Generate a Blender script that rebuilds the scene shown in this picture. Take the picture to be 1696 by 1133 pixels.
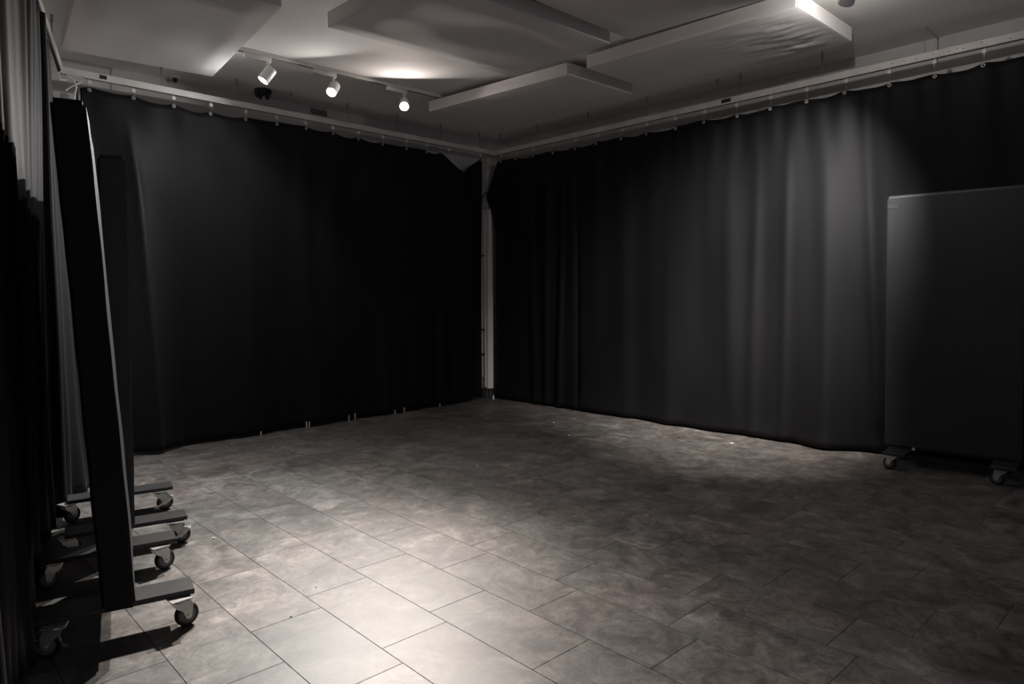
import bpy, bmesh, math, random
from mathutils import Vector, Matrix, noise
R = math.radians
random.seed(7)
S = bpy.context.scene
COL = S.collection
for o in list(bpy.data.objects):
    bpy.data.objects.remove(o)

# ------------------------------------------------------------------ camera
F_PX, CY = 1136.167, 526.93
PITCH, ROLL, YAW = 0.0357, -0.0071, 0.7530
CAM = Vector((-0.7446, -3.4080, 1.3068))
fw = Vector((math.sin(YAW)*math.cos(PITCH), math.cos(YAW)*math.cos(PITCH), -math.sin(PITCH)))
r0 = Vector((math.cos(YAW), -math.sin(YAW), 0)); u0 = r0.cross(fw)
rt = math.cos(ROLL)*r0 + math.sin(ROLL)*u0
up = -math.sin(ROLL)*r0 + math.cos(ROLL)*u0
cd = bpy.data.cameras.new('camera'); cam = bpy.data.objects.new('camera', cd); COL.objects.link(cam)
M = Matrix(((rt.x, up.x, -fw.x, CAM.x), (rt.y, up.y, -fw.y, CAM.y), (rt.z, up.z, -fw.z, CAM.z), (0, 0, 0, 1)))
cam.matrix_world = M
cd.sensor_fit = 'HORIZONTAL'; cd.sensor_width = 36.0
cd.lens = F_PX/1696*36
cd.shift_y = -(566.5-CY)/1696
cd.clip_start = 0.05; cd.clip_end = 60
S.camera = cam

# ------------------------------------------------------------------ world, exposure
w = bpy.data.worlds.new('world'); S.world = w; w.use_nodes = True
w.node_tree.nodes['Background'].inputs[0].default_value = (0.80, 0.82, 1.0, 1)
w.node_tree.nodes['Background'].inputs[1].default_value = 0.17
S.view_settings.view_transform = 'Standard'; S.view_settings.look = 'None'
S.view_settings.gamma = 1; S.view_settings.use_curve_mapping = False
S.view_settings.exposure = 0.0

# lamp settings: name -> (position x on its track, track y, target, watts, cone deg, blend, colour)
WARM = (1.0, 0.90, 0.83); NEUT = (1.0, 0.96, 0.92); COOL = (0.98, 0.99, 1.0)
LAMPS = [
    # x, y_track, target, power, size, blend, colour, label
    (1.62, 2.0, (0.35, 2.30, 1.15), (200, 58, .9), (75, 118, 1.0), 13, COOL, 'white track spotlight turned towards the left curtain, above the black ceiling fixture'),
    (2.20, 2.0, (-0.05, 0.15, 0.2), (700, 70, 1.0), (90, 116, 1.0), 11, NEUT, 'glowing white track spotlight in the middle of the far track'),
    (2.93, 2.0, (0.38, -1.48, 0.0), (1000, 46, 1.0), (130, 112, 1.0), 18, WARM, 'brightest glowing track spotlight, shining at the viewer beside the ceiling panel'),
    (3.44, -1.80, (4.95, -0.55, 1.62), (820, 72, 1.0), (0, 20, 1), 14, NEUT, 'white track spotlight out past the lit ceiling panel corner'),
    (2.62, -1.80, (4.85, -0.25, 0.0), (520, 46, 1.0), (0, 20, 1), 1, WARM, 'added unseen spotlight above the top frame edge, lighting the floor by the right curtain'),  # unseen lamp added to brighten the floor band along the right curtain
]

# ------------------------------------------------------------------ helpers
def mesh_obj(name, bm, mat=None, parent=None, smooth=None):
    me = bpy.data.meshes.new(name)
    bm.normal_update(); bm.to_mesh(me); bm.free()
    if mat: me.materials.append(mat)
    if smooth is not None:
        me.polygons.foreach_set('use_smooth', [True]*len(me.polygons))
        if smooth < 179: me.set_sharp_from_angle(angle=R(smooth))
    o = bpy.data.objects.new(name, me); COL.objects.link(o)
    if parent: o.parent = parent
    return o
def inst(name, me, parent=None, loc=(0, 0, 0), rot=(0, 0, 0)):
    o = bpy.data.objects.new(name, me); COL.objects.link(o)
    if parent: o.parent = parent
    o.location = loc; o.rotation_euler = rot
    return o
def tag(o, label=None, cat=None, group=None, kind=None):
    if label: o['label'] = label
    if cat: o['category'] = cat
    if group: o['group'] = group
    if kind: o['kind'] = kind
    return o
def empty(name, loc, rz=0, **k):
    o = bpy.data.objects.new(name, None); COL.objects.link(o)
    o.location = loc; o.rotation_euler = (0, 0, rz); o.empty_display_size = .1
    tag(o, **k); return o
def box(bm, x0, x1, y0, y1, z0, z1, m=None):
    co = [(x, y, z) for x in (x0, x1) for y in (y0, y1) for z in (z0, z1)]
    vs = [bm.verts.new(Vector(c) if m is None else m @ Vector(c)) for c in co]
    for f in ((0, 1, 3, 2), (4, 6, 7, 5), (0, 4, 5, 1), (2, 3, 7, 6), (0, 2, 6, 4), (1, 5, 7, 3)):
        bm.faces.new([vs[i] for i in f])
    return vs
def bevelled(x0, x1, y0, y1, z0, z1, b=.003, seg=2):
    bm = bmesh.new(); box(bm, x0, x1, y0, y1, z0, z1)
    bmesh.ops.bevel(bm, geom=list(bm.edges), offset=b, segments=seg, affect='EDGES', profile=.5)
    return bm
def beam(bm, a, b, wx, wz, upv=Vector((0, 0, 1))):
    """rectangular bar from a to b, wx wide, wz high"""
    a = Vector(a); b = Vector(b); d = (b-a).normalized(); s = d.cross(upv).normalized(); t = s.cross(d)
    vs = []
    for p in (a, b):
        for i, j in ((-1, -1), (1, -1), (1, 1), (-1, 1)):
            vs.append(bm.verts.new(p + s*i*wx/2 + t*j*wz/2))
    bm.faces.new(vs[3::-1]); bm.faces.new(vs[4:8])
    for i in range(4):
        j = (i+1) % 4; bm.faces.new((vs[i], vs[j], vs[4+j], vs[4+i]))
def tube(bm, pts, r, n=8, cap=True):
    pts = [Vector(p) for p in pts]; rings = []
    rs = r if isinstance(r, (list, tuple)) else [r]*len(pts)
    prev = None
    for i, p in enumerate(pts):
        d = (pts[min(i+1, len(pts)-1)] - pts[max(i-1, 0)]).normalized()
        if prev is None:
            a = Vector((0, 0, 1)) if abs(d.z) < .9 else Vector((1, 0, 0))
            s = d.cross(a).normalized()
        else:
            s = (prev - d*prev.dot(d)).normalized()
        prev = s; t = d.cross(s)
        rings.append([bm.verts.new(p + (s*math.cos(2*math.pi*k/n) + t*math.sin(2*math.pi*k/n))*rs[i]) for k in range(n)])
    for a, b in zip(rings, rings[1:]):
        for k in range(n):
            bm.faces.new((a[k], a[(k+1) % n], b[(k+1) % n], b[k]))
    if cap:
        bm.faces.new(rings[0][::-1]); bm.faces.new(rings[-1])
def lathe(bm, prof, n=24, m=Matrix.Identity(4), close=False):
    """prof: list (radius, z); revolved round z"""
    rings = []
    for r, z in prof:
        rings.append([bm.verts.new(m @ Vector((r*math.cos(2*math.pi*k/n), r*math.sin(2*math.pi*k/n), z))) for k in range(n)])
    pr = list(zip(rings, rings[1:]))
    if close: pr.append((rings[-1], rings[0]))
    for a, b in pr:
        for k in range(n):
            bm.faces.new((a[k], a[(k+1) % n], b[(k+1) % n], b[k]))
    if not close:
        bm.faces.new(rings[0][::-1]); bm.faces.new(rings[-1])
def sstep(a, b, x):
    t = max(0., min(1., (x-a)/(b-a))); return t*t*(3-2*t)
def gauss(x, c, s): return math.exp(-((x-c)/s)**2)

# ------------------------------------------------------------------ materials
def mat(name, col, rough=.6, metal=0., sheen=0., spec=.5, bump=0., bscale=200., var=0., vscale=3., stretch=(1, 1, 1), sheen_rough=.4):
    m = bpy.data.materials.new(name); m.use_nodes = True
    nt = m.node_tree; b = nt.nodes['Principled BSDF']
    b.inputs['Base Color'].default_value = (*col, 1); b.inputs['Roughness'].default_value = rough
    b.inputs['Metallic'].default_value = metal; b.inputs['Specular IOR Level'].default_value = spec
    b.inputs['Sheen Weight'].default_value = sheen; b.inputs['Sheen Roughness'].default_value = sheen_rough
    tc = nt.nodes.new('ShaderNodeTexCoord')
    if bump:
        n = nt.nodes.new('ShaderNodeTexNoise'); n.inputs['Scale'].default_value = bscale; n.inputs['Detail'].default_value = 3
        bp = nt.nodes.new('ShaderNodeBump'); bp.inputs['Strength'].default_value = bump; bp.inputs['Distance'].default_value = .002
        nt.links.new(tc.outputs['Object'], n.inputs['Vector']); nt.links.new(n.outputs['Fac'], bp.inputs['Height'])
        nt.links.new(bp.outputs['Normal'], b.inputs['Normal'])
    if var:
        mp = nt.nodes.new('ShaderNodeMapping'); mp.inputs['Scale'].default_value = stretch
        n = nt.nodes.new('ShaderNodeTexNoise'); n.inputs['Scale'].default_value = vscale; n.inputs['Detail'].default_value = 6
        mr = nt.nodes.new('ShaderNodeMapRange'); mr.inputs['From Min'].default_value = .3; mr.inputs['From Max'].default_value = .7
        mr.inputs['To Min'].default_value = 1-var; mr.inputs['To Max'].default_value = 1+var
        mx = nt.nodes.new('ShaderNodeVectorMath'); mx.operation = 'SCALE'; mx.inputs[0].default_value = col
        nt.links.new(tc.outputs['Object'], mp.inputs['Vector']); nt.links.new(mp.outputs['Vector'], n.inputs['Vector'])
        nt.links.new(n.outputs['Fac'], mr.inputs['Value']); nt.links.new(mr.outputs['Result'], mx.inputs['Scale'])
        nt.links.new(mx.outputs['Vector'], b.inputs['Base Color'])
    return m
def emit(name, col, st):
    m = bpy.data.materials.new(name); m.use_nodes = True
    b = m.node_tree.nodes['Principled BSDF']; b.inputs['Base Color'].default_value = (0, 0, 0, 1)
    b.inputs['Emission Color'].default_value = (*col, 1); b.inputs['Emission Strength'].default_value = st
    return m
def floor_mat():
    m = bpy.data.materials.new('stone_look_vinyl'); m.use_nodes = True
    nt = m.node_tree; b = nt.nodes['Principled BSDF']; N = nt.nodes.new; L = nt.links.new
    geo = N('ShaderNodeNewGeometry'); oi = N('ShaderNodeObjectInfo')
    off = N('ShaderNodeVectorMath'); off.operation = 'MULTIPLY_ADD'
    cmb = N('ShaderNodeCombineXYZ')
    ml = N('ShaderNodeMath'); ml.operation = 'MULTIPLY'; ml.inputs[1].default_value = 0.35
    L(oi.outputs['Random'], ml.inputs[0]); L(ml.outputs[0], cmb.inputs[2]); L(ml.outputs[0], cmb.inputs[0])
    off.inputs[1].default_value = (1, 1, 1); L(geo.outputs['Position'], off.inputs[0]); L(cmb.outputs[0], off.inputs[2])
    def nz(scale, det, rough=.6, dist=0., src=off):
        n = N('ShaderNodeTexNoise'); n.inputs['Scale'].default_value = scale; n.inputs['Detail'].default_value = det
        n.inputs['Roughness'].default_value = rough; n.inputs['Distortion'].default_value = dist
        L(src.outputs[0], n.inputs['Vector']); return n
    big = nz(3.6, 7, .68, 1.1); mid = nz(9., 12, .78, 1.3); fine = nz(90., 6, .75)
    r = N('ShaderNodeValToRGB'); L(big.outputs['Fac'], r.inputs[0])
    e = r.color_ramp.elements
    e[0].position = .30; e[0].color = (.062, .057, .054, 1); e[1].position = .72; e[1].color = (.200, .188, .180, 1)
    x = r.color_ramp.elements.new(.5); x.color = (.118, .111, .106, 1)
    r2 = N('ShaderNodeMapRange'); L(mid.outputs['Fac'], r2.inputs['Value'])
    r2.inputs['From Min'].default_value = .32; r2.inputs['From Max'].default_value = .68; r2.inputs['To Min'].default_value = .45; r2.inputs['To Max'].default_value = 1.72
    r3 = N('ShaderNodeMapRange'); L(fine.outputs['Fac'], r3.inputs['Value'])
    r3.inputs['From Min'].default_value = .3; r3.inputs['From Max'].default_value = .7; r3.inputs['To Min'].default_value = .82; r3.inputs['To Max'].default_value = 1.2
    r4 = N('ShaderNodeMapRange'); L(oi.outputs['Random'], r4.inputs['Value']); r4.inputs['To Min'].default_value = .90; r4.inputs['To Max'].default_value = 1.10
    p = N('ShaderNodeMath'); p.operation = 'MULTIPLY'; L(r2.outputs[0], p.inputs[0]); L(r3.outputs[0], p.inputs[1])
    p2 = N('ShaderNodeMath'); p2.operation = 'MULTIPLY'; L(p.outputs[0], p2.inputs[0]); L(r4.outputs[0], p2.inputs[1])
    # pale worn patches
    vor = nz(2.1, 3, .5, 1.2); pm = N('ShaderNodeMapRange'); L(vor.outputs['Fac'], pm.inputs['Value'])
    pm.inputs['From Min'].default_value = .64; pm.inputs['From Max'].default_value = .70; pm.inputs['To Max'].default_value = .45; pm.inputs['To Min'].default_value = 0
    ad = N('ShaderNodeMath'); ad.operation = 'ADD'; ad.inputs[1].default_value = 1; L(pm.outputs[0], ad.inputs[0])
    p3 = N('ShaderNodeMath'); p3.operation = 'MULTIPLY'; L(p2.outputs[0], p3.inputs[0]); L(ad.outputs[0], p3.inputs[1])
    sc = N('ShaderNodeVectorMath'); sc.operation = 'SCALE'; L(r.outputs[0], sc.inputs[0]); L(p3.outputs[0], sc.inputs['Scale'])
    # tint: warm brown against grey green
    tn = nz(1.7, 4, .6, .5); tr = N('ShaderNodeValToRGB'); L(tn.outputs['Fac'], tr.inputs[0])
    tr.color_ramp.elements[0].position = .38; tr.color_ramp.elements[0].color = (.95, 1.0, .985, 1)
    tr.color_ramp.elements[1].position = .62; tr.color_ramp.elements[1].color = (1.04, .975, .95, 1)
    tm = N('ShaderNodeVectorMath'); tm.operation = 'MULTIPLY'; L(sc.outputs[0], tm.inputs[0]); L(tr.outputs[0], tm.inputs[1])
    L(tm.outputs[0], b.inputs['Base Color'])
    rr = N('ShaderNodeMapRange'); L(mid.outputs['Fac'], rr.inputs['Value']); rr.inputs['To Min'].default_value = .36; rr.inputs['To Max'].default_value = .58
    L(rr.outputs[0], b.inputs['Roughness']); b.inputs['Specular IOR Level'].default_value = .4
    bp = N('ShaderNodeBump'); bp.inputs['Strength'].default_value = .25; bp.inputs['Distance'].default_value = .001
    L(fine.outputs['Fac'], bp.inputs['Height']); L(bp.outputs[0], b.inputs['Normal'])
    return m
M_TILE = floor_mat()
M_GROUT = mat('dark_grout', (.02, .02, .02), .9)
M_CEIL = mat('white_plaster', (.84, .82, .80), .85, var=.04, vscale=1.5)
M_WALL = mat('white_wall_paint', (.62, .60, .58), .8, bump=.15, bscale=90, var=.05)
M_PANEL = mat('pale_panel_fabric', (.78, .745, .73), .9, sheen=.1, bump=.25, bscale=600)
M_CURT = mat('black_stage_cloth', (.0060, .0059, .0066), .62, sheen=.035, spec=.18, bump=.3, bscale=500, var=.18, vscale=2.2, stretch=(1, 1, .25))
M_FLAT = mat('black_padded_fabric', (.006, .006, .0072), .5, sheen=.06, spec=.25, bump=.4, bscale=450)
M_FLAT2 = mat('black_vinyl_cover', (.030, .030, .031), .42, spec=.5, bump=.5, bscale=9)
M_SCREEN = mat('black_felt_face', (.028, .028, .032), .42, sheen=.10, spec=.4, bump=.3, bscale=600, var=.1, vscale=2)
M_BOARD = mat('black_painted_board', (.030, .030, .031), .38, var=.15, vscale=14, spec=.5)
M_METAL = mat('galvanised_steel', (.66, .65, .62), .33, metal=.7, bump=.3, bscale=60, var=.12, vscale=20)
M_RAIL = mat('painted_rail', (.68, .65, .62), .5, var=.10, vscale=9, spec=.4)
M_DARK = mat('dark_slot', (.015, .014, .013), .7)
M_RUB = mat('black_rubber', (.010, .010, .011), .38, spec=.5)
M_HUB = mat('grey_hub', (.16, .16, .16), .45)
M_WHITE = mat('white_lamp_body', (.70, .69, .68), .4)
M_TRUNK = mat('white_trunking', (.86, .83, .80), .5)
M_BLACKP = mat('black_plastic', (.012, .012, .012), .5)
M_CHAR = mat('charcoal_skirting', (.05, .052, .055), .5)
M_STRIP = mat('pale_hem_strip', (.5, .48, .45), .8)
M_LENS = emit('lamp_lens_glow', (1.0, .97, .92), 40)
M_LENSW = emit('lamp_lens_rim_glow', (1.0, .97, .92), 2.5)
M_SCRAP = mat('white_lint', (.75, .75, .73), .8)
M_WIRE = mat('dull_wire', (.30, .29, .28), .5, metal=.6)

# ------------------------------------------------------------------ the setting
X_W, Y_W, Z_C = 5.31, 3.22, 3.25
CDIR = Vector((-.25, -.9682, 0)); CN = Vector((.9682, -.25, 0))          # left rail direction (towards the viewer) and its room side
C0 = Vector((.356, 2.73, 0))
fl = bmesh.new(); box(fl, -3.2, X_W+.1, -5.2, Y_W+.1, -.12, -.004)
floor = tag(mesh_obj('floor', fl, M_GROUT), kind='structure')
W_T, L_T, GAP = .3, .6, .0017
bm = bevelled(-W_T/2+GAP/2, W_T/2-GAP/2, -L_T/2+GAP/2, L_T/2-GAP/2, -.005, 0, .0008, 1)
tile0 = mesh_obj('tile', bm, M_TILE, floor); tile_me = tile0.data
first = True
ROWO = {0: 1.6513, 1: .6511, 2: 2.1958, 3: 1.8148, 4: 2.7496, 5: 4.2955}
hidden_tris = bmesh.new()
from bpy_extras.object_utils import world_to_camera_view
def proj(p):
    d = Vector(p)-CAM; z = d.dot(fw)
    if z < .1: return None
    return 848+F_PX*d.dot(rt)/z, CY-F_PX*d.dot(up)/z
cand = []
for r in range(-7, 18):
    o = ROWO.get(r)
    if o is None: o = random.choice((0, .66, 1.33)) + random.uniform(-.08, .08)
    o *= .3; o = o % .6
    for k in range(-6, 10):
        cx = r*W_T + W_T/2; cy = -o - k*L_T + L_T/2 + .6*0
        if cy > Y_W+.3 or cy < -5.2 or cx > X_W+.1: continue
        q = proj((cx, cy, 0)); vis = q and -260 < q[0] < 1960 and 560 < q[1] < 1420
        cand.append((bool(vis), (cx-CAM.x)**2+(cy-CAM.y)**2, cx, cy))
cand.sort(key=lambda c: (not c[0], c[1]))
for i, (v, d, cx, cy) in enumerate(cand):
    if i < 290:
        if first: tile0.location = (cx, cy, 0); first = False
        else: inst('tile', tile_me, floor, (cx, cy, 0))
    else:
        box(hidden_tris, cx-W_T/2+GAP/2, cx+W_T/2-GAP/2, cy-L_T/2+GAP/2, cy+L_T/2-GAP/2, -.005, 0)
tag(mesh_obj('tile_field', hidden_tris, M_TILE, floor), kind='stuff')

bm = bmesh.new(); box(bm, -3.2, X_W+.1, -5.2, Y_W+.1, Z_C, Z_C+.12)
tag(mesh_obj('ceiling', bm, M_CEIL), kind='structure')
bm = bmesh.new(); box(bm, -.3, X_W+.1, Y_W, Y_W+.12, 0, Z_C)
tag(mesh_obj('wall_back', bm, M_WALL), kind='structure')
bm = bmesh.new(); box(bm, X_W, X_W+.12, -5.2, Y_W, 0, Z_C)
tag(mesh_obj('wall_right', bm, M_WALL), kind='structure')
bm = bmesh.new(); a = C0 - CDIR*.62 - CN*.24; b = C0 + CDIR*8.2 - CN*.24
beam(bm, a+Vector((0, 0, Z_C/2)), b+Vector((0, 0, Z_C/2)), .1, Z_C)
tag(mesh_obj('wall_left', bm, M_WALL), kind='structure')
bm = bmesh.new(); box(bm, 4.93, X_W, 3.08, Y_W, .0, Z_C)
tag(mesh_obj('trim_1', bm, M_WALL), kind='structure')
bm = bmesh.new(); box(bm, .1, X_W, Y_W-.014, Y_W, 0, .10)
tag(mesh_obj('baseboard_back', bm, M_CHAR), kind='structure')
bm = bmesh.new(); box(bm, X_W-.014, X_W, -5.2, Y_W, 0, .10)
tag(mesh_obj('baseboard_right', bm, M_CHAR), kind='structure')

# ------------------------------------------------------------------ acoustic ceiling panels
def ceiling_panel(label, S_, W_, E_, zb, th=.10, wrinkle=0., sag=.006, seed=0, flap=None):
    """S_: far corner, W_ and E_: its neighbours (plan coordinates)"""
    S_, W_, E_ = (Vector((*p, 0)) for p in (S_, W_, E_))
    c = (W_+E_)/2; ax = E_-S_; ay = W_-S_
    t = empty('acoustic_panel', (c.x, c.y, zb), 0, label=label, cat='ceiling panel', group='suspended acoustic ceiling panels')
    bm = bmesh.new(); box(bm, -.5, .5, -.5, .5, 0, 1)
    bmesh.ops.bevel(bm, geom=list(bm.edges), offset=.006, segments=2, affect='EDGES')
    bmesh.ops.subdivide_edges(bm, edges=[e for e in bm.edges if e.calc_length() > .5 and abs((e.verts[0].co-e.verts[1].co).normalized().z) < .5], cuts=34, use_grid_fill=True)
    for v in bm.verts:
        x, y, z = v.co
        wx, wy = x+.5, y+.5
        edge = min(1, 8*min(wx, 1-wx))*min(1, 8*min(wy, 1-wy))
        dz = 0
        if z < .5:
            dz = -sag*edge*(1+.6*noise.noise(Vector((x*3+seed, y*3, 0))))
            if wrinkle:
                k = sstep(.45, .95, wx)*sstep(0, .06, 1-wx)
                dz += wrinkle*k*edge*(noise.noise(Vector((x*7+seed, y*26+x*9, 1)))+.5*noise.noise(Vector((x*14, y*40, 5))))
            if flap:
                k = sstep(flap[0], flap[1], wy)*gauss(wx, flap[2], flap[3]); dz -= flap[4]*k
        p = ax*x + ay*y
        v.co = (p.x, p.y, z*th+dz)
    body = mesh_obj('panel_body', bm, M_PANEL, t, 40)
    for sx in (-.4, .4):
        for sy in (-.42, .42):
            p = ax*sx+ay*sy; bm = bmesh.new(); tube(bm, [(p.x, p.y, th-.01), (p.x, p.y, Z_C-zb)], .0015, 5)
            mesh_obj('suspension_wire', bm, M_WIRE, t)
    return t
ceiling_panel('large pale fabric ceiling panel hung over the left curtain corner', (1.364, 2.41), (.33, 2.50), (1.184, .72), 3.10, seed=1, sag=.012)
ceiling_panel('large pale ceiling panel hanging across the middle of the ceiling', (3.159, .765), (1.551, .83), (3.206, -.25), 3.10, seed=4, sag=.014)
ceiling_panel('narrow pale ceiling panel behind the middle one, beside the brightest spotlight', (4.17, 2.10), (3.327, 2.113), (4.337, .41), 3.10, seed=9, sag=.008)
ceiling_panel('long pale ceiling panel at right with creased fabric and brightly lit corner', (4.38, .225), (3.487, .221), (4.468, -1.441), 3.10, seed=14, sag=.008, wrinkle=.016)
ceiling_panel('pale ceiling panel cut by the top frame edge right of the middle panel', (3.239, -.396), (1.60, -.40), (3.33, -1.40), 3.10, seed=21, sag=.008)

# ------------------------------------------------------------------ curtain rails
def rail(name_label, a, b, rods, extra=(), off=Vector((0, 0, 0))):
    a = Vector(a); b = Vector(b); mid = (a+b)/2
    t = empty('curtain_rail', (mid.x, mid.y, 3.0), 0, label=name_label, cat='curtain rail')
    A = Vector((a.x-mid.x, a.y-mid.y, 0)); B = -A
    d = (B-A).normalized(); s = Vector((d.y, -d.x, 0))
    bm = bmesh.new()
    beam(bm, A+Vector((0, 0, .029)), B+Vector((0, 0, .029)), .038, .050)
    for sgn in (-1, 1): beam(bm, A+s*sgn*.0145+Vector((0, 0, .002)), B+s*sgn*.0145+Vector((0, 0, .002)), .009, .004)
    bmesh.ops.bevel(bm, geom=[e for e in bm.edges if e.calc_length() > 1], offset=.002, segments=1, affect='EDGES')
    mesh_obj('rail_profile', bm, M_RAIL, t)
    bm = bmesh.new(); beam(bm, A+Vector((0, 0, .0025)), B+Vector((0, 0, .0025)), .019, .003)
    mesh_obj('track_slot', bm, M_DARK, t)
    L = (b-a).length
    for r in rods:
        p = A + d*r
        bm = bmesh.new(); tube(bm, [(p.x, p.y, .054), (p.x, p.y, Z_C-3.0)], .0035, 6)
        tube(bm, [(p.x, p.y, Z_C-3.0-.055), (p.x, p.y, Z_C-3.0)], .007, 6)
        mesh_obj('threaded_rod', bm, M_WIRE, t)
    for (r, wd) in extra:
        p = A + d*r
        bm = bmesh.new(); beam(bm, p-d*wd/2+Vector((0, 0, .030)), p+d*wd/2+Vector((0, 0, .030)), .045, .030)
        tag(mesh_obj('splice_plate', bm, M_DARK if wd < .1 else M_METAL, t), 'dark metal splice plate')
    return t
RA0 = Vector((.372, 2.775, 0)); RA1 = Vector((4.885, 2.925, 0))
RB0 = Vector((4.915, 2.94, 0)); RB1 = Vector((5.02, -3.9, 0))
rail('painted steel curtain rail above the back curtain', RA0, RA1, [.72, 1.35, 1.88, 2.49, 3.10, 3.70, 4.3], ((.28, .05), (1.35, .12)))
mB = (RB0+RB1)/2
def xrail(y): return RB0.x+(RB1.x-RB0.x)*(RB0.y-y)/(RB0.y-RB1.y)
tB = rail('painted steel curtain rail above the long right curtain', RB0, RB1, [.12, .74, 1.50, 2.25, 3.02, 3.25, 3.96, 4.70, 5.5], ((3.12, .09),))
for k in range(9):
    y = -1.55-.085*k*(1+.1*math.sin(k*5)); bm = bmesh.new()
    lathe(bm, [(.0035, 0), (.0035, .003)], 8, Matrix.Translation((xrail(y)-.019-mB.x, y-mB.y, .028+.008*math.sin(k*3))) @ Matrix.Rotation(R(-90), 4, 'Y'))
    mesh_obj('screw', bm, M_DARK, tB)
rail('painted steel curtain rail above the pleated left curtain', C0, C0+CDIR*6.6, [.5, 1.3, 2.1, 2.9], ())

# ------------------------------------------------------------------ curtains
def curtain(label, cols, zlo, point, rows, name='curtain', thick=.004):
    """cols: parameter list; point(s, v) -> Vector; v from 0 (hem) to 1 (top)"""
    bm = bmesh.new(); grid = []
    for s in cols:
        grid.append([bm.verts.new(point(s, j/rows)) for j in range(rows+1)])
    for a, b in zip(grid, grid[1:]):
        for j in range(rows): bm.faces.new((a[j], b[j], b[j+1], a[j+1]))
    bm.normal_update()
    bmesh.ops.solidify(bm, geom=list(bm.faces), thickness=thick)
    base = point(cols[len(cols)//2], 0)
    for v in bm.verts: v.co -= Vector((base.x, base.y, 0))
    t = empty(name, (base.x, base.y, 0), 0, label=label, cat='curtain', group='black stage curtains')
    cl = mesh_obj('curtain_cloth', bm, M_CURT, t, 180)
    return t, base

def torus_bm(R_, r_, n=18, k=6):
    bm = bmesh.new()
    lathe(bm, [(R_+r_*math.cos(2*math.pi*i/k), r_*math.sin(2*math.pi*i/k)) for i in range(k)], n, close=True)
    return bm
M_GROM = mat('dull_grommet', (.42, .41, .39), .6, metal=.3)
bm = torus_bm(.0105, .0052); grom0 = mesh_obj('grommet', bm, M_GROM, None, 60); GROM = grom0.data; bpy.data.objects.remove(grom0)
bm = bmesh.new(); box(bm, -.014, .014, -.009, .009, -.038, -.012)
bmesh.ops.bevel(bm, geom=list(bm.edges), offset=.002, segments=1, affect='EDGES')
tube(bm, [(0, 0, -.014), (0, 0, .001)], .004, 6)
g0 = mesh_obj('curtain_glide', bm, M_WHITE); GLIDE = g0.data; bpy.data.objects.remove(g0)
bm = bmesh.new(); tube(bm, [(0, 0, -.036), (0, 0, -.052), (.004, -.004, -.066), (0, -.010, -.078), (0, -.004, -.086)], .0016, 5)
g0 = mesh_obj('hook', bm, M_METAL); HOOK = g0.data; bpy.data.objects.remove(g0)
def carrier(p, ang, label, group, drop=0):
    o = inst('curtain_glide', GLIDE, None, (p.x, p.y, 3.0), (0, 0, ang)); tag(o, label, 'curtain glide', group)
    inst('hook', HOOK, o)

# back curtain (between the left corner and the corner column)
ORD = 'first second third fourth fifth sixth seventh eighth ninth tenth eleventh twelfth thirteenth fourteenth fifteenth sixteenth seventeenth eighteenth nineteenth twentieth'.split()
GA = [.561, .873, 1.183, 1.492, 1.802, 2.10, 2.395, 2.69, 2.985, 3.285, 3.591, 3.875, 4.685]
def ya(x): return 2.781 + (x-.372)*(2.925-2.775)/(4.528)
def topA(x):
    if x <= GA[0]: return 2.937 - .02*(GA[0]-x)/.1
    for a, b in zip(GA, GA[1:]):
        if a <= x <= b:
            t = (x-a)/(b-a)
            if b-a > .5:
                # cloth slipped off its glides: deep V
                if t < .26: return 2.935-.03*math.sin(math.pi*t/.26)
                if t < .68: return 2.935 - .195*sstep(.20, .70, t)
                return 2.745 + .185*((t-.68)/.32)**.9
            base = 2.945 + (2.935-2.945)*(x/4)
            return base - .034*math.sin(math.pi*t)**.8*(.6+.5*math.sin(a*17))
    return 2.93
def ptA(x, v):
    zt = topA(x); z = .028 + .010*math.sin(x*3.1) + (zt-.035)*v
    h = 1-z/3.0
    # drifting broad folds
    d = 0
    c = .76+.19*h**.6
    d += .13*gauss(x, c, .15 if x < c else .17)*sstep(-.02, .38, h)*(.75+.25*h)
    d += .034*gauss(x, c+.02, .032)*sstep(.05, .30, h)
    d += .018*gauss(x, 1.06+.10*h, .030)*sstep(.6, .95, h)
    d += .030*gauss(x, 1.62+.25*h, .15)*sstep(.0, .5, h)
    d += .020*gauss(x, 2.35+.1*h, .10)
    d += .018*math.sin(x*7.3+1.5*h)*(.4+.6*h)*.8
    d += .016*noise.noise(Vector((x*5, z*.7, 3)))
    d += .012*math.sin(x*31)*sstep(.45, .95, h)*sstep(2.7, 3.6, x)
    d += .020*math.sin((x*20.3+2*math.sin(z)))*gauss(v, 1, .10)*.35
    if v < .06: d += .02*(1-v/.06)*noise.noise(Vector((x*9, 7, 1)))
    return Vector((x + .012*h, ya(x) - d + .045*h, z))
cA, bA = curtain('black curtain across the back, its top corner slipped down near the corner column', [.50+i*.0185 for i in range(int((4.69-.50)/.0185)+2)], 0, ptA, 56)
for i, x in enumerate(GA):
    q = ptA(x, 1); g = inst('grommet', GROM, cA, (q.x-bA.x, q.y-bA.y-.006, q.z-.022), (R(90), 0, 0))
    carrier(Vector((x, ya(x)-.003, 0)), .03, 'small white curtain glide on the back rail, %s from its left end' % ORD[i], 'curtain glides on the back rail')
o = tag(inst('curtain_glide', GLIDE, None, (4.20, ya(4.2), 3.0), (0, 0, .03)), 'spare empty glide on the back rail above the slipped curtain corner', 'curtain glide', 'curtain glides on the back rail'); inst('hook', HOOK, o)
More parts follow.
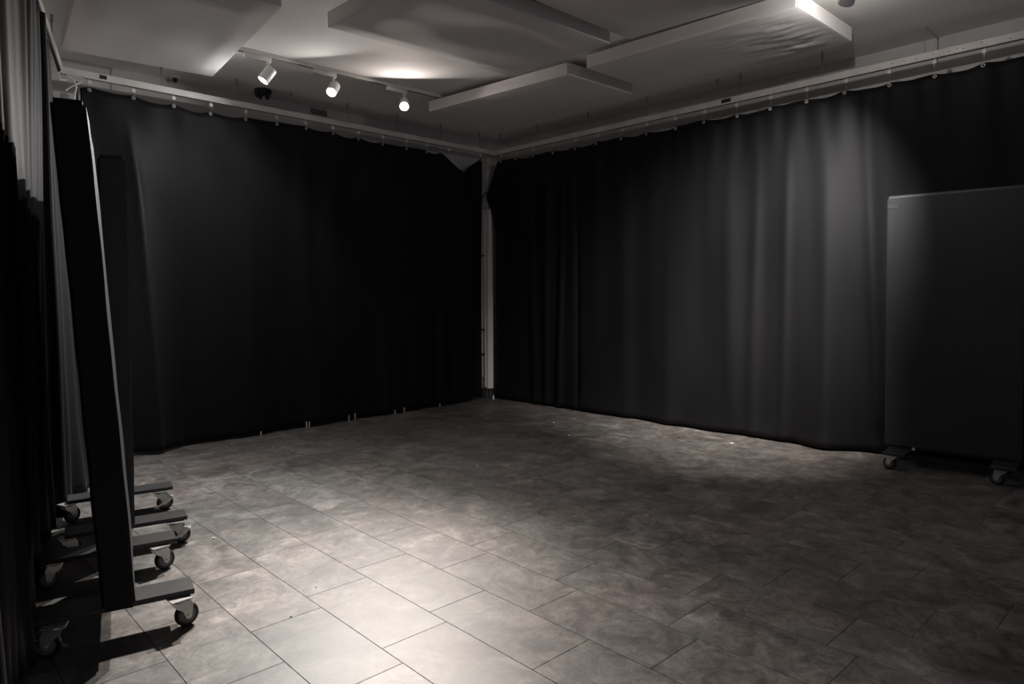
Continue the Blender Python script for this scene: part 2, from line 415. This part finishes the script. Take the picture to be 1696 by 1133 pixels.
for x in (1.885, 2.36, 2.385, 2.84, 2.93, 3.42, 3.53, 4.05):  # thin pale upright strips between the hem and the floor
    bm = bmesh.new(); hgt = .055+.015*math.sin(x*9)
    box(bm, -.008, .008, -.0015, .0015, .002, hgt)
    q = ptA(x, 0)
    o = mesh_obj('hem_strip', bm, M_STRIP, cA); o.location = (x-bA.x, q.y-bA.y-.012, 0); o.rotation_euler = (0, .05*math.sin(x*40), 0)
    tag(o, 'short pale strip between the hem and the floor')

# right curtain
GB = [2.80, 2.54, 2.25, 1.942, 1.625, 1.31, .991, .684, .362, .046, -.272, -.587, -.898, -1.21, -1.523, -1.826, -2.131, -2.44, -2.75, -3.06]
def xb(y): return 4.915 + (2.98-y)*(.105/6.88)
def topB(y):
    g = [2.865]+GB
    for a, b in zip(g, g[1:]):
        if b <= y <= a:
            t = (a-y)/(a-b); return 2.93-.020*sstep(2.8, 2.0, y) - .003*(2.8-y) - .028*math.sin(math.pi*t)**.8*(.6+.4*math.sin(a*13))
    return 2.93
def ptB(s, v):
    # s: distance from the column end; the end edge swings out and in with height
    y = 2.865 - s
    zt = topB(y); z = .02 + (zt-.02)*v
    # end edge shape
    if z > 2.51: e = (2.93-z)/.42*.235
    elif z > 2.33: e = .235 - (2.51-z)/.18*.10
    elif z > 2.03: e = .135 - (2.33-z)/.30*.075
    else: e = .06 + .04*sstep(2.0, .3, z)
    k = math.exp(-s/.22)
    y2 = y + e*k
    h = 1-z/3.0
    d = 0
    d += .022*noise.noise(Vector((s*3.2, z*.5, 8)))*2
    d += .020*math.sin(s*5.1+.8*h)*(.3+.7*h)
    for c, a_, w_ in ((.55, .035, .05), (.85, .03, .035), (1.06, .035, .03), (1.25, -.03, .03), (1.9, .02, .1), (2.45, .022, .09), (3.05, .022, .08), (3.35, .02, .05), (3.62, .02, .04), (3.9, .024, .07), (4.22, .03, .05)):
        d += a_*gauss(s, c+.10*h*math.sin(c*5), w_)*sstep(-.1, .5, h)
    d += .008*math.sin(s*33)*gauss(v, 1, .12)
    push = .16*sstep(3.9, 4.6, s)*sstep(.0, .35, h)          # pressed back behind the screen
    d -= push + .03*h + .09*sstep(4.2, 4.5, s)*sstep(.90, .95, h)
    if v < .05: d += .02*(1-v/.05)*(.5+noise.noise(Vector((s*4, 2, 1))))
    return Vector((xb(y) - d, y2, z))
nB = int((2.865+3.4)/.022)
cB, bB = curtain('long black curtain on the right wall with slack left edge, behind the standing screen', [i*.022 for i in range(nB+1)], 0, ptB, 52)
for i, y in enumerate(GB):
    q = ptB(2.865-y, 1); inst('grommet', GROM, cB, (q.x-bB.x-.006, q.y-bB.y, q.z-.022), (0, R(90), 0))
    carrier(Vector((xb(y), y, 0)), 1.57, 'small white curtain glide on the right rail, %s from the corner column' % ORD[i], 'curtain glides on the right rail')

# left curtain, deep pleats
def ptC(s, v):
    p = C0 + CDIR*s
    h = 1-v
    z = .03 + 2.865*v
    ph = s*23 + 1.6*math.sin(s*3.7) + .5*math.sin(h*2+s)
    amp = (.017+.009*math.sin(s*5.3))*(.75+.5*h)
    d = .02 + amp*math.sin(ph) + .009*math.sin(ph*2.3+1) - .06*math.exp(-(s-.7)/.05) + .12*h*math.exp(-(s-.7)/.4) + .05*h*math.sin(s*2.1+.6) + .025*h
    d += .05*gauss(v, 0, .1)*noise.noise(Vector((s*6, 0, 2)))
    d += .03*noise.noise(Vector((s*4, z*.6, 11)))
    sl = s + .36*v*math.exp(-(s-.70)/.5)
    p = C0 + CDIR*(sl + .010*math.sin(ph+1.2)) + CN*d
    return Vector((p.x, p.y, z))
nC = int((6.4-.70)/.011)
cC, bC = curtain('densely pleated black curtain along the left side behind the rolling partitions', [.70+i*.011 for i in range(nC+1)], 0, ptC, 40)
for i in range(36):
    s = .83 + i*.155
    q = ptC(s, 1); inst('grommet', GROM, cC, (q.x-bC.x, q.y-bC.y, q.z-.02), (0, R(90), R(-14)))
for i in range(14):
    s = .83+i*.12
    carrier(C0+CDIR*s, R(75), 'small white glide crowded on the left rail, %s from its far end' % ORD[i], 'curtain glides on the left rail')

# loose cable at the junction of the left and back rails
bm = bmesh.new()
tube(bm, [(.41, 2.76, 3.00), (.43, 2.74, 2.97), (.45, 2.72, 2.95), (.46, 2.72, 2.90), (.45, 2.72, 2.85), (.44, 2.72, 2.80), (.45, 2.73, 2.74), (.43, 2.74, 2.70)], .006, 7)
tube(bm, [(.43, 2.78, 3.0), (.52, 2.76, 2.99), (.50, 2.77, 2.96), (.44, 2.78, 2.92), (.40, 2.78, 2.88)], .005, 6)
tube(bm, [(.36, 2.70, 3.0), (.33, 2.62, 2.96), (.35, 2.68, 2.93), (.40, 2.74, 2.95)], .005, 6)
tag(mesh_obj('cable', bm, M_TRUNK, None, 60), 'loose pale cable looped where the left and back rails meet', 'cable')
bm = bmesh.new(); tube(bm, [(.475, 2.80, 2.97), (.480, 2.80, 2.88), (.482, 2.80, 2.80), (.480, 2.80, 2.70)], .009, 7)
tag(mesh_obj('strap', bm, M_BLACKP, None, 60), 'short black strap hanging beside the pale cable in the left corner', 'strap')

# ------------------------------------------------------------------ corner trunking
t = empty('cable_trunking', (4.86, 3.02, 0), 0, label='white vertical cable trunking in the corner between the two curtains', cat='trunking')
bm = bevelled(.00, .10, .0, .19, .12, 2.36, .006, 2)
for v in bm.verts:
    if v.co.z > 2.3: v.co.x += .05*(v.co.z-2.3)/.06*(1 if v.co.x < .05 else 0)
mesh_obj('trunking_body', bm, M_TRUNK, t)
bm = bevelled(-.014, .0, .03, .052, .14, 2.30, .004, 2); mesh_obj('conduit', bm, M_TRUNK, t)
bm = bevelled(-.014, .0, .085, .105, .26, 2.42, .004, 2); mesh_obj('conduit', bm, M_TRUNK, t)
bm = bmesh.new(); tube(bm, [(-.006, .10, 2.30), (-.006, .10, 2.40), (.0, .08, 2.50), (.02, .03, 2.56), (.06, -.005, 2.585), (.13, -.01, 2.60)], .009, 7)
tag(mesh_obj('cable', bm, M_BLACKP, t, 60), 'dark cable arching out of the trunking top')
for z in (1.78, .86, .55):
    bm = bmesh.new(); box(bm, -.020, -.012, .03, .10, z-.008, z+.008); mesh_obj('clip', bm, M_BLACKP, t)
bm = bmesh.new(); tube(bm, [(.02, .05, 0), (.02, .05, .14)], .022, 10); tube(bm, [(.07, .05, 0), (.07, .05, .14)], .022, 10)
tag(mesh_obj('pipe', bm, M_CHAR, t, 60), 'dark pipe stub below the trunking')
bm = bmesh.new(); lathe(bm, [(.016, 0), (.016, .012), (.01, .016)], 12, Matrix.Translation((4.918, 3.06, 2.80)) @ Matrix.Rotation(R(90), 4, 'X'))
tag(mesh_obj('wall_knob', bm, M_TRUNK, None, 40), 'small pale round knob high on the corner column', 'knob')
bm = bmesh.new(); lathe(bm, [(.012, 0), (.010, .04), (.006, .05)], 10, Matrix.Translation((4.87, 2.93, 0)))
tag(mesh_obj('door_stop', bm, M_TRUNK, None, 40), 'tiny white stub standing on the floor under the corner trunking', 'floor stop')

# ------------------------------------------------------------------ track lights
def track(label, x0, x1, y):
    t = empty('lighting_track', ((x0+x1)/2, y, Z_C), 0, label=label, cat='lighting track')
    h = (x1-x0)/2
    bm = bevelled(-h, h, -.017, .017, -.032, 0, .002, 1); mesh_obj('track_profile', bm, M_WHITE, t)
    bm = bmesh.new(); box(bm, -h+.02, h-.02, -.006, .006, -.0335, -.031); mesh_obj('track_slot', bm, M_DARK, t)
    return t
track('white lighting track on the ceiling carrying three spotlights', .95, 3.62, 2.0)
track('white lighting track on the ceiling beyond the top right of view', 2.2, 4.2, -1.80)
for i, (x, y, tgt, (pw, size, bl), (pw2, size2, bl2), spw, colr, lab) in enumerate(LAMPS):
    dr = .035 if i == 3 else 0
    t = empty('track_spotlight', (x, y, Z_C-.032), 0, label=lab, cat='spotlight', group='white track spotlights')
    bm = bevelled(-.16, .06, -.016, .016, -.040, -.001, .004, 2); mesh_obj('adapter_box', bm, M_WHITE, t, 40)
    bm = bmesh.new(); tube(bm, [(.035, 0, -.038), (.035, 0, -.092-dr)], .009, 10); lathe(bm, [(.016, -.050), (.016, -.040)], 12, Matrix.Translation((.035, 0, 0)))
    mesh_obj('stem', bm, M_WHITE, t, 50)
    piv = Vector((x+.035, y, Z_C-.032-.128-dr))
    d = (Vector(tgt)-piv).normalized()
    q = d.to_track_quat('-Z', 'Y')
    Mh = Matrix.Translation(piv-Vector((x, y, Z_C-.032))) @ q.to_matrix().to_4x4()
    bm = bmesh.new()
    # head: open cylinder, mouth at local -z
    lathe(bm, [(.030, .052), (.043, .048), (.046, .040), (.046, -.075), (.041, -.075), (.040, -.052), (.0, -.052)][:6], 32, Mh)
    mesh_obj('lamp_head', bm, M_WHITE, t, 40)
    bm = bmesh.new(); lathe(bm, [(.0395, -.0535), (.0395, -.055)], 32, Mh)
    mesh_obj('lens', bm, M_LENS, t)
    ld = bpy.data.lights.new('spot_beam', 'SPOT'); ld.energy = pw; ld.spot_size = R(size); ld.spot_blend = bl
    ld.color = colr; ld.shadow_soft_size = .025
    lo = bpy.data.objects.new('spot_beam', ld); COL.objects.link(lo); lo.parent = t
    lo.matrix_local = Mh @ Matrix.Translation((0, 0, -.060))
    if pw2:
        l2 = bpy.data.lights.new('spot_core', 'SPOT'); l2.energy = pw2; l2.spot_size = R(size2); l2.spot_blend = bl2; l2.color = colr; l2.shadow_soft_size = .025
        o2_ = bpy.data.objects.new('spot_core', l2); COL.objects.link(o2_); o2_.parent = t; o2_.matrix_local = Mh @ Matrix.Translation((0, 0, -.060))
    # wide spill of the same lamp, cut off by the rim of its head
    ls = bpy.data.lights.new('spill', 'SPOT'); ls.energy = spw; ls.spot_size = R(176); ls.spot_blend = .15; ls.color = colr; ls.shadow_soft_size = .012
    so = bpy.data.objects.new('spill', ls); COL.objects.link(so); so.parent = t
    so.matrix_local = Mh @ Matrix.Translation((0, 0, -.066))

# ------------------------------------------------------------------ ceiling fittings
bm = bmesh.new(); lathe(bm, [(.078, 0), (.078, -.026), (.070, -.036)][::-1], 24)
t = empty('ceiling_fixture', (2.035, 2.98, Z_C), 0, label='black round ceiling fixture with drooping lugs behind the first spotlight', cat='ceiling fixture')
mesh_obj('mount', bm, M_BLACKP, t, 40)
for k in range(5):
    a = k*2*math.pi/5+.4
    bm = bmesh.new(); m = Matrix.Translation((.054*math.cos(a), .054*math.sin(a), 0)) @ Matrix.Rotation(a, 4, 'Z')
    lathe(bm, [(.008, -.078), (.016, -.066), (.022, -.034)], 12, m)
    mesh_obj('lug', bm, M_BLACKP, t, 50)
t = empty('smoke_detector', (1.30, 3.13, Z_C), 0, label='small white round smoke detector on the ceiling near the left corner', cat='smoke detector')
bm = bmesh.new(); lathe(bm, [(.052, -.012), (.055, 0)], 24); mesh_obj('base', bm, M_WHITE, t, 40)
bm = bmesh.new(); lathe(bm, [(.012, -.046), (.018, -.040), (.018, -.010)], 16); mesh_obj('sensor_tip', bm, M_BLACKP, t, 40)
t = empty('air_vent', (2.73, Y_W-.001, 3.205), 0, label='small dark slatted air vent high on the back wall below the ceiling', cat='vent')
bm = bmesh.new(); box(bm, -.09, .09, -.004, 0, -.028, .028); mesh_obj('vent_backing', bm, mat('grey_vent_backing', (.12, .12, .12), .7), t)
for k in range(5):
    bm = bmesh.new(); x = -.07+k*.035
    box(bm, x-.004, x+.004, -.010, -.003, -.026, .026, Matrix.Rotation(0, 4, 'Y'))
    for v in bm.verts: v.co.x += v.co.z*.8
    mesh_obj('slat', bm, M_WALL, t)

# ------------------------------------------------------------------ casters
WR = .046
bm = bmesh.new(); lathe(bm, [(.020, -.014), (.040, -.014), (WR-.002, -.010), (WR, -.004), (WR, .004), (WR-.002, .010), (.040, .014), (.020, .014)], 28, Matrix.Rotation(R(90), 4, 'X'))
o = mesh_obj('wheel', bm, M_RUB, None, 40); ME_WHEEL = o.data; bpy.data.objects.remove(o)
bm = bmesh.new(); lathe(bm, [(.008, -.019), (.014, -.0185), (.031, -.0145), (.031, .0145), (.014, .0185), (.008, .019)], 20, Matrix.Rotation(R(90), 4, 'X'))
o = mesh_obj('wheel_hub', bm, M_HUB, None, 40); ME_HUB = o.data; bpy.data.objects.remove(o)
def fork_bm(side_only=None):
    bm = bmesh.new()
    # swivel race
    lathe(bm, [(.030, -.014), (.034, -.009), (.032, -.003)], 20)
    # two fork cheeks: a plate running from the race down to the axle
    ax_x, ax_z = .026, -(.118-WR)
    for s in (-1, 1):
        y = s*.0225; pts = [(-.030, -.012), (.034, -.012), (.044, -.030), (ax_x+.013, ax_z-.004), (ax_x+.006, ax_z-.013), (ax_x-.008, ax_z-.011), (ax_x-.022, ax_z+.022), (-.020, -.034)]
        fa = [bm.verts.new((px, y-s*.0012, pz)) for px, pz in pts]; fb = [bm.verts.new((px, y+s*.0012, pz)) for px, pz in pts]
        if s > 0: fa, fb = fb, fa
        bm.faces.new(fa); bm.faces.new(fb[::-1])
        for i in range(len(pts)):
            j = (i+1) % len(pts); bm.faces.new((fa[j], fa[i], fb[i], fb[j]))
    box(bm, -.030, .034, -.0225, .0225, -.015, -.011)
    vs = [bm.verts.new(c) for c in ((-.031, -.022, -.012), (-.031, .022, -.012), (-.019, .022, -.036), (-.019, -.022, -.036))]; bm.faces.new(vs)
    return bm
bm = fork_bm()
box(bm, -.040, .040, -.034, .034, -.004, 0)
for sx in (-1, 1):
    for sy in (-1, 1): lathe(bm, [(.005, -.008), (.006, -.004)], 8, Matrix.Translation((sx*.032, sy*.026, 0)))
tube(bm, [(.026, -.028, -(.118-WR)), (.026, .028, -(.118-WR))], .0055, 8)
o = mesh_obj('caster', bm, M_METAL, None, 35); ME_CAST = o.data; bpy.data.objects.remove(o)
bm = bmesh.new()   # brake lever
prof = [(.060, -.030), (.072, -.040), (.050, -.066), (.010, -.085), (-.030, -.104), (-.034, -.098), (.004, -.074), (.034, -.052), (.046, -.028)]
for s in (-1,):
    pass
fa = [bm.verts.new((a, -.030, b)) for a, b in prof]; fb = [bm.verts.new((a, -.0265, b)) for a, b in prof]
bm.faces.new(fa); bm.faces.new(fb[::-1])
for i in range(len(prof)):
    j = (i+1) % len(prof); bm.faces.new((fa[j], fa[i], fb[i], fb[j]))
box(bm, .046, .074, -.030, .024, -.043, -.039)
o = mesh_obj('brake_lever', bm, M_METAL, None, 35); ME_BRAKE = o.data; bpy.data.objects.remove(o)
def caster(parent, x, y, ang, brake=False):
    """x, y in the partition's own frame; ang swivel; wheel contact ends under x, y"""
    a = ang; off = Vector((.026*math.cos(a), .026*math.sin(a), 0))
    c = inst('caster', ME_CAST, parent, (x-off.x, y-off.y, .118), (0, 0, a)); c['label'] = 'steel swivel caster'
    inst('wheel', ME_WHEEL, c, (.026, 0, -(.118-WR))); inst('wheel_hub', ME_HUB, c, (.026, 0, -(.118-WR)))
    if brake:
        inst('brake_lever', ME_BRAKE, c)
    return c

def partition(label, origin, rz, casters, body_off, body_rot, lean, boards, mat_body, size=(.12, .82, 2.0), bulge=0., boardlen=(-.27, .27), name='rolling_screen'):
    t = empty(name, (*origin, 0), rz, label=label, cat='partition', group='black padded rolling partitions')
    th, ln, ht = size
    bm = bmesh.new(); box(bm, -th/2, th/2, -ln/2, ln/2, 0, 1)
    bmesh.ops.bevel(bm, geom=list(bm.edges), offset=.010, segments=3, affect='EDGES')
    bmesh.ops.subdivide_edges(bm, edges=[e for e in bm.edges if abs((e.verts[0].co-e.verts[1].co).z) > .6], cuts=40, use_grid_fill=True)
    bmesh.ops.subdivide_edges(bm, edges=[e for e in bm.edges if abs((e.verts[0].co-e.verts[1].co).y) > .5], cuts=8, use_grid_fill=True)
    rot = Matrix.Rotation(body_rot, 4, 'Z')
    for v in bm.verts:
        x, y, z = v.co; zz = .140 + (ht-.140)*z
        if bulge and x > th/2-.011: x += bulge*(math.sin(math.pi*min(1, z*1.02))**.7)*(.7+.3*math.sin(z*9)) + .0025*noise.noise(Vector((y*3, z*9, 2)))
        elif mat_body is not M_SCREEN: x += .003*noise.noise(Vector((y*3, z*12, 5)))
        if y < -ln/2+.011: y += .004*noise.noise(Vector((x*6, z*14, 9)))
        p = rot @ Vector((x, y, 0))
        v.co = (p.x+body_off[0]+lean[0]*z, p.y+body_off[1]+lean[1]*z, zz)
    mesh_obj('padded_body', bm, mat_body, t, 50)
    for (by, bx0, bx1) in boards:
        bm = bevelled(bx0, bx1, by-.072, by+.072, .118, .1385, .002, 1)
        mesh_obj('base_board', bm, M_BOARD, t)
    for c in casters: caster(t, *c)
    return t
def loc2(origin, rz, p):
    d = Vector((p[0]-origin[0], p[1]-origin[1])); c, s = math.cos(-rz), math.sin(-rz)
    return d.x*c-d.y*s, d.x*s+d.y*c
def cast_at(origin, rz, p, ang, brake=False):
    a = loc2(origin, rz, p); return (a[0], a[1], ang, brake)
# nearest partition on the left
o1, z1 = (-.028, -.175), R(-11.5)
partition('nearest black padded rolling partition at left, leaning, seen end-on', o1, z1,
          [cast_at(o1, z1, (.140, -.562), R(15)), cast_at(o1, z1, (.255, .108), R(20)), cast_at(o1, z1, (-.196, .23), R(200)), cast_at(o1, z1, (-.310, -.467), R(170), True)],
          (.024, .0), R(-1.9), (-.115, -.03), [(-.272, -.275, .273), (.398, -.275, .273)], M_FLAT, bulge=.004, size=(.108, .82, 2.0))
o2, z2 = (.256, .800), R(-11)
partition('farther black padded rolling partition at left, upright behind the leaning one', o2, z2,
          [cast_at(o2, z2, (.428, .421), R(-10), True), cast_at(o2, z2, (.545, 1.093), R(-5), True), cast_at(o2, z2, (.079, 1.211), R(35)), cast_at(o2, z2, (-.037, .56), R(15))],
          (-.018, 0), R(-2.4), (.0, .0), [(-.272, -.275, .273), (.398, -.275, .273)], M_FLAT2, bulge=.002)
# standing screen at the right
o3, z3 = (4.90, -1.985), R(6)
p3 = partition('upright black rolling screen at right, its flat face to the room', o3, z3,
          [cast_at(o3, z3, (4.69, -1.655), R(75)), cast_at(o3, z3, (4.755, -2.30), R(80)), cast_at(o3, z3, (5.08, -1.62), R(60)), cast_at(o3, z3, (5.14, -2.28), R(50))],
          (.0, .0), 0, (0, 0), [(.31, -.27, .25), (-.335, -.27, .25)], M_SCREEN, size=(.11, .83, 2.01))
bm = bevelled(-.0575, -.0555, .335, .41, 1.915, 1.945, .0005, 1)
tag(mesh_obj('tape_strip', bm, mat('dark_grey_tape', (.035, .035, .037), .5), p3), 'short strip of dark grey tape')
bm = bmesh.new(); box(bm, -.085, -.05, .210, .230, .1385, .1425); box(bm, -.058, -.054, .210, .230, .1385, .155)
mesh_obj('bracket', bm, M_METAL, p3)

# ------------------------------------------------------------------ lint on the floor
def lint(x, y, r, dark=False):
    bm = bmesh.new(); bmesh.ops.create_icosphere(bm, subdivisions=1, radius=r)
    for v in bm.verts: v.co = (v.co.x*random.uniform(.7, 1.4), v.co.y*random.uniform(.7, 1.3), max(0, v.co.z*.5+r*.3))
    o = mesh_obj('lint_speck', bm, M_BLACKP if dark else M_SCRAP); o.location = (x, y, .0)
    return o
def unproj(px, py):
    d = fw*F_PX + rt*(px-848) - up*(py-CY); t = -CAM.z/d.z; return CAM + d*t
for px, py, r, wh in ((353.7, 892, .008, 'right of the partition casters, brightest of the specks'), (917, 700, .010, 'nearest the corner below the right curtain'), (943, 722, .012, 'in front of the right curtain, largest near the corner'),
        (951, 694, .007, 'hard against the hem of the right curtain'), (384, 736, .008, 'below the back curtain, left of the hem strips'), (453, 740, .008, 'below the leftmost hem strip'),
        (468, 810, .005, 'at left of the floor, farther of a close pair'), (477, 816.5, .005, 'at left of the floor, nearer of a close pair'), (483, 840, .004, 'just in front of the close pair of specks'),
        (790, 773, .006, 'in the middle of the floor in line with the corner'), (1212, 735, .014, 'in the bright band under the right curtain'), (867, 939, .004, 'on a tile joint near the front')):
    p = unproj(px, py); tag(lint(p.x, p.y, r), 'tiny white lint speck ' + wh, 'lint', 'white lint specks on the floor')
for px, py, r, wh in ((524, 973, .004, 'on a lit tile at the front'), (482, 1022, .005, 'on a tile joint at the front'), (859, 724, .010, 'on the far floor near the corner')):
    p = unproj(px, py); tag(lint(p.x, p.y, r, True), 'tiny black crumb ' + wh, 'crumb', 'black crumbs on the floor')
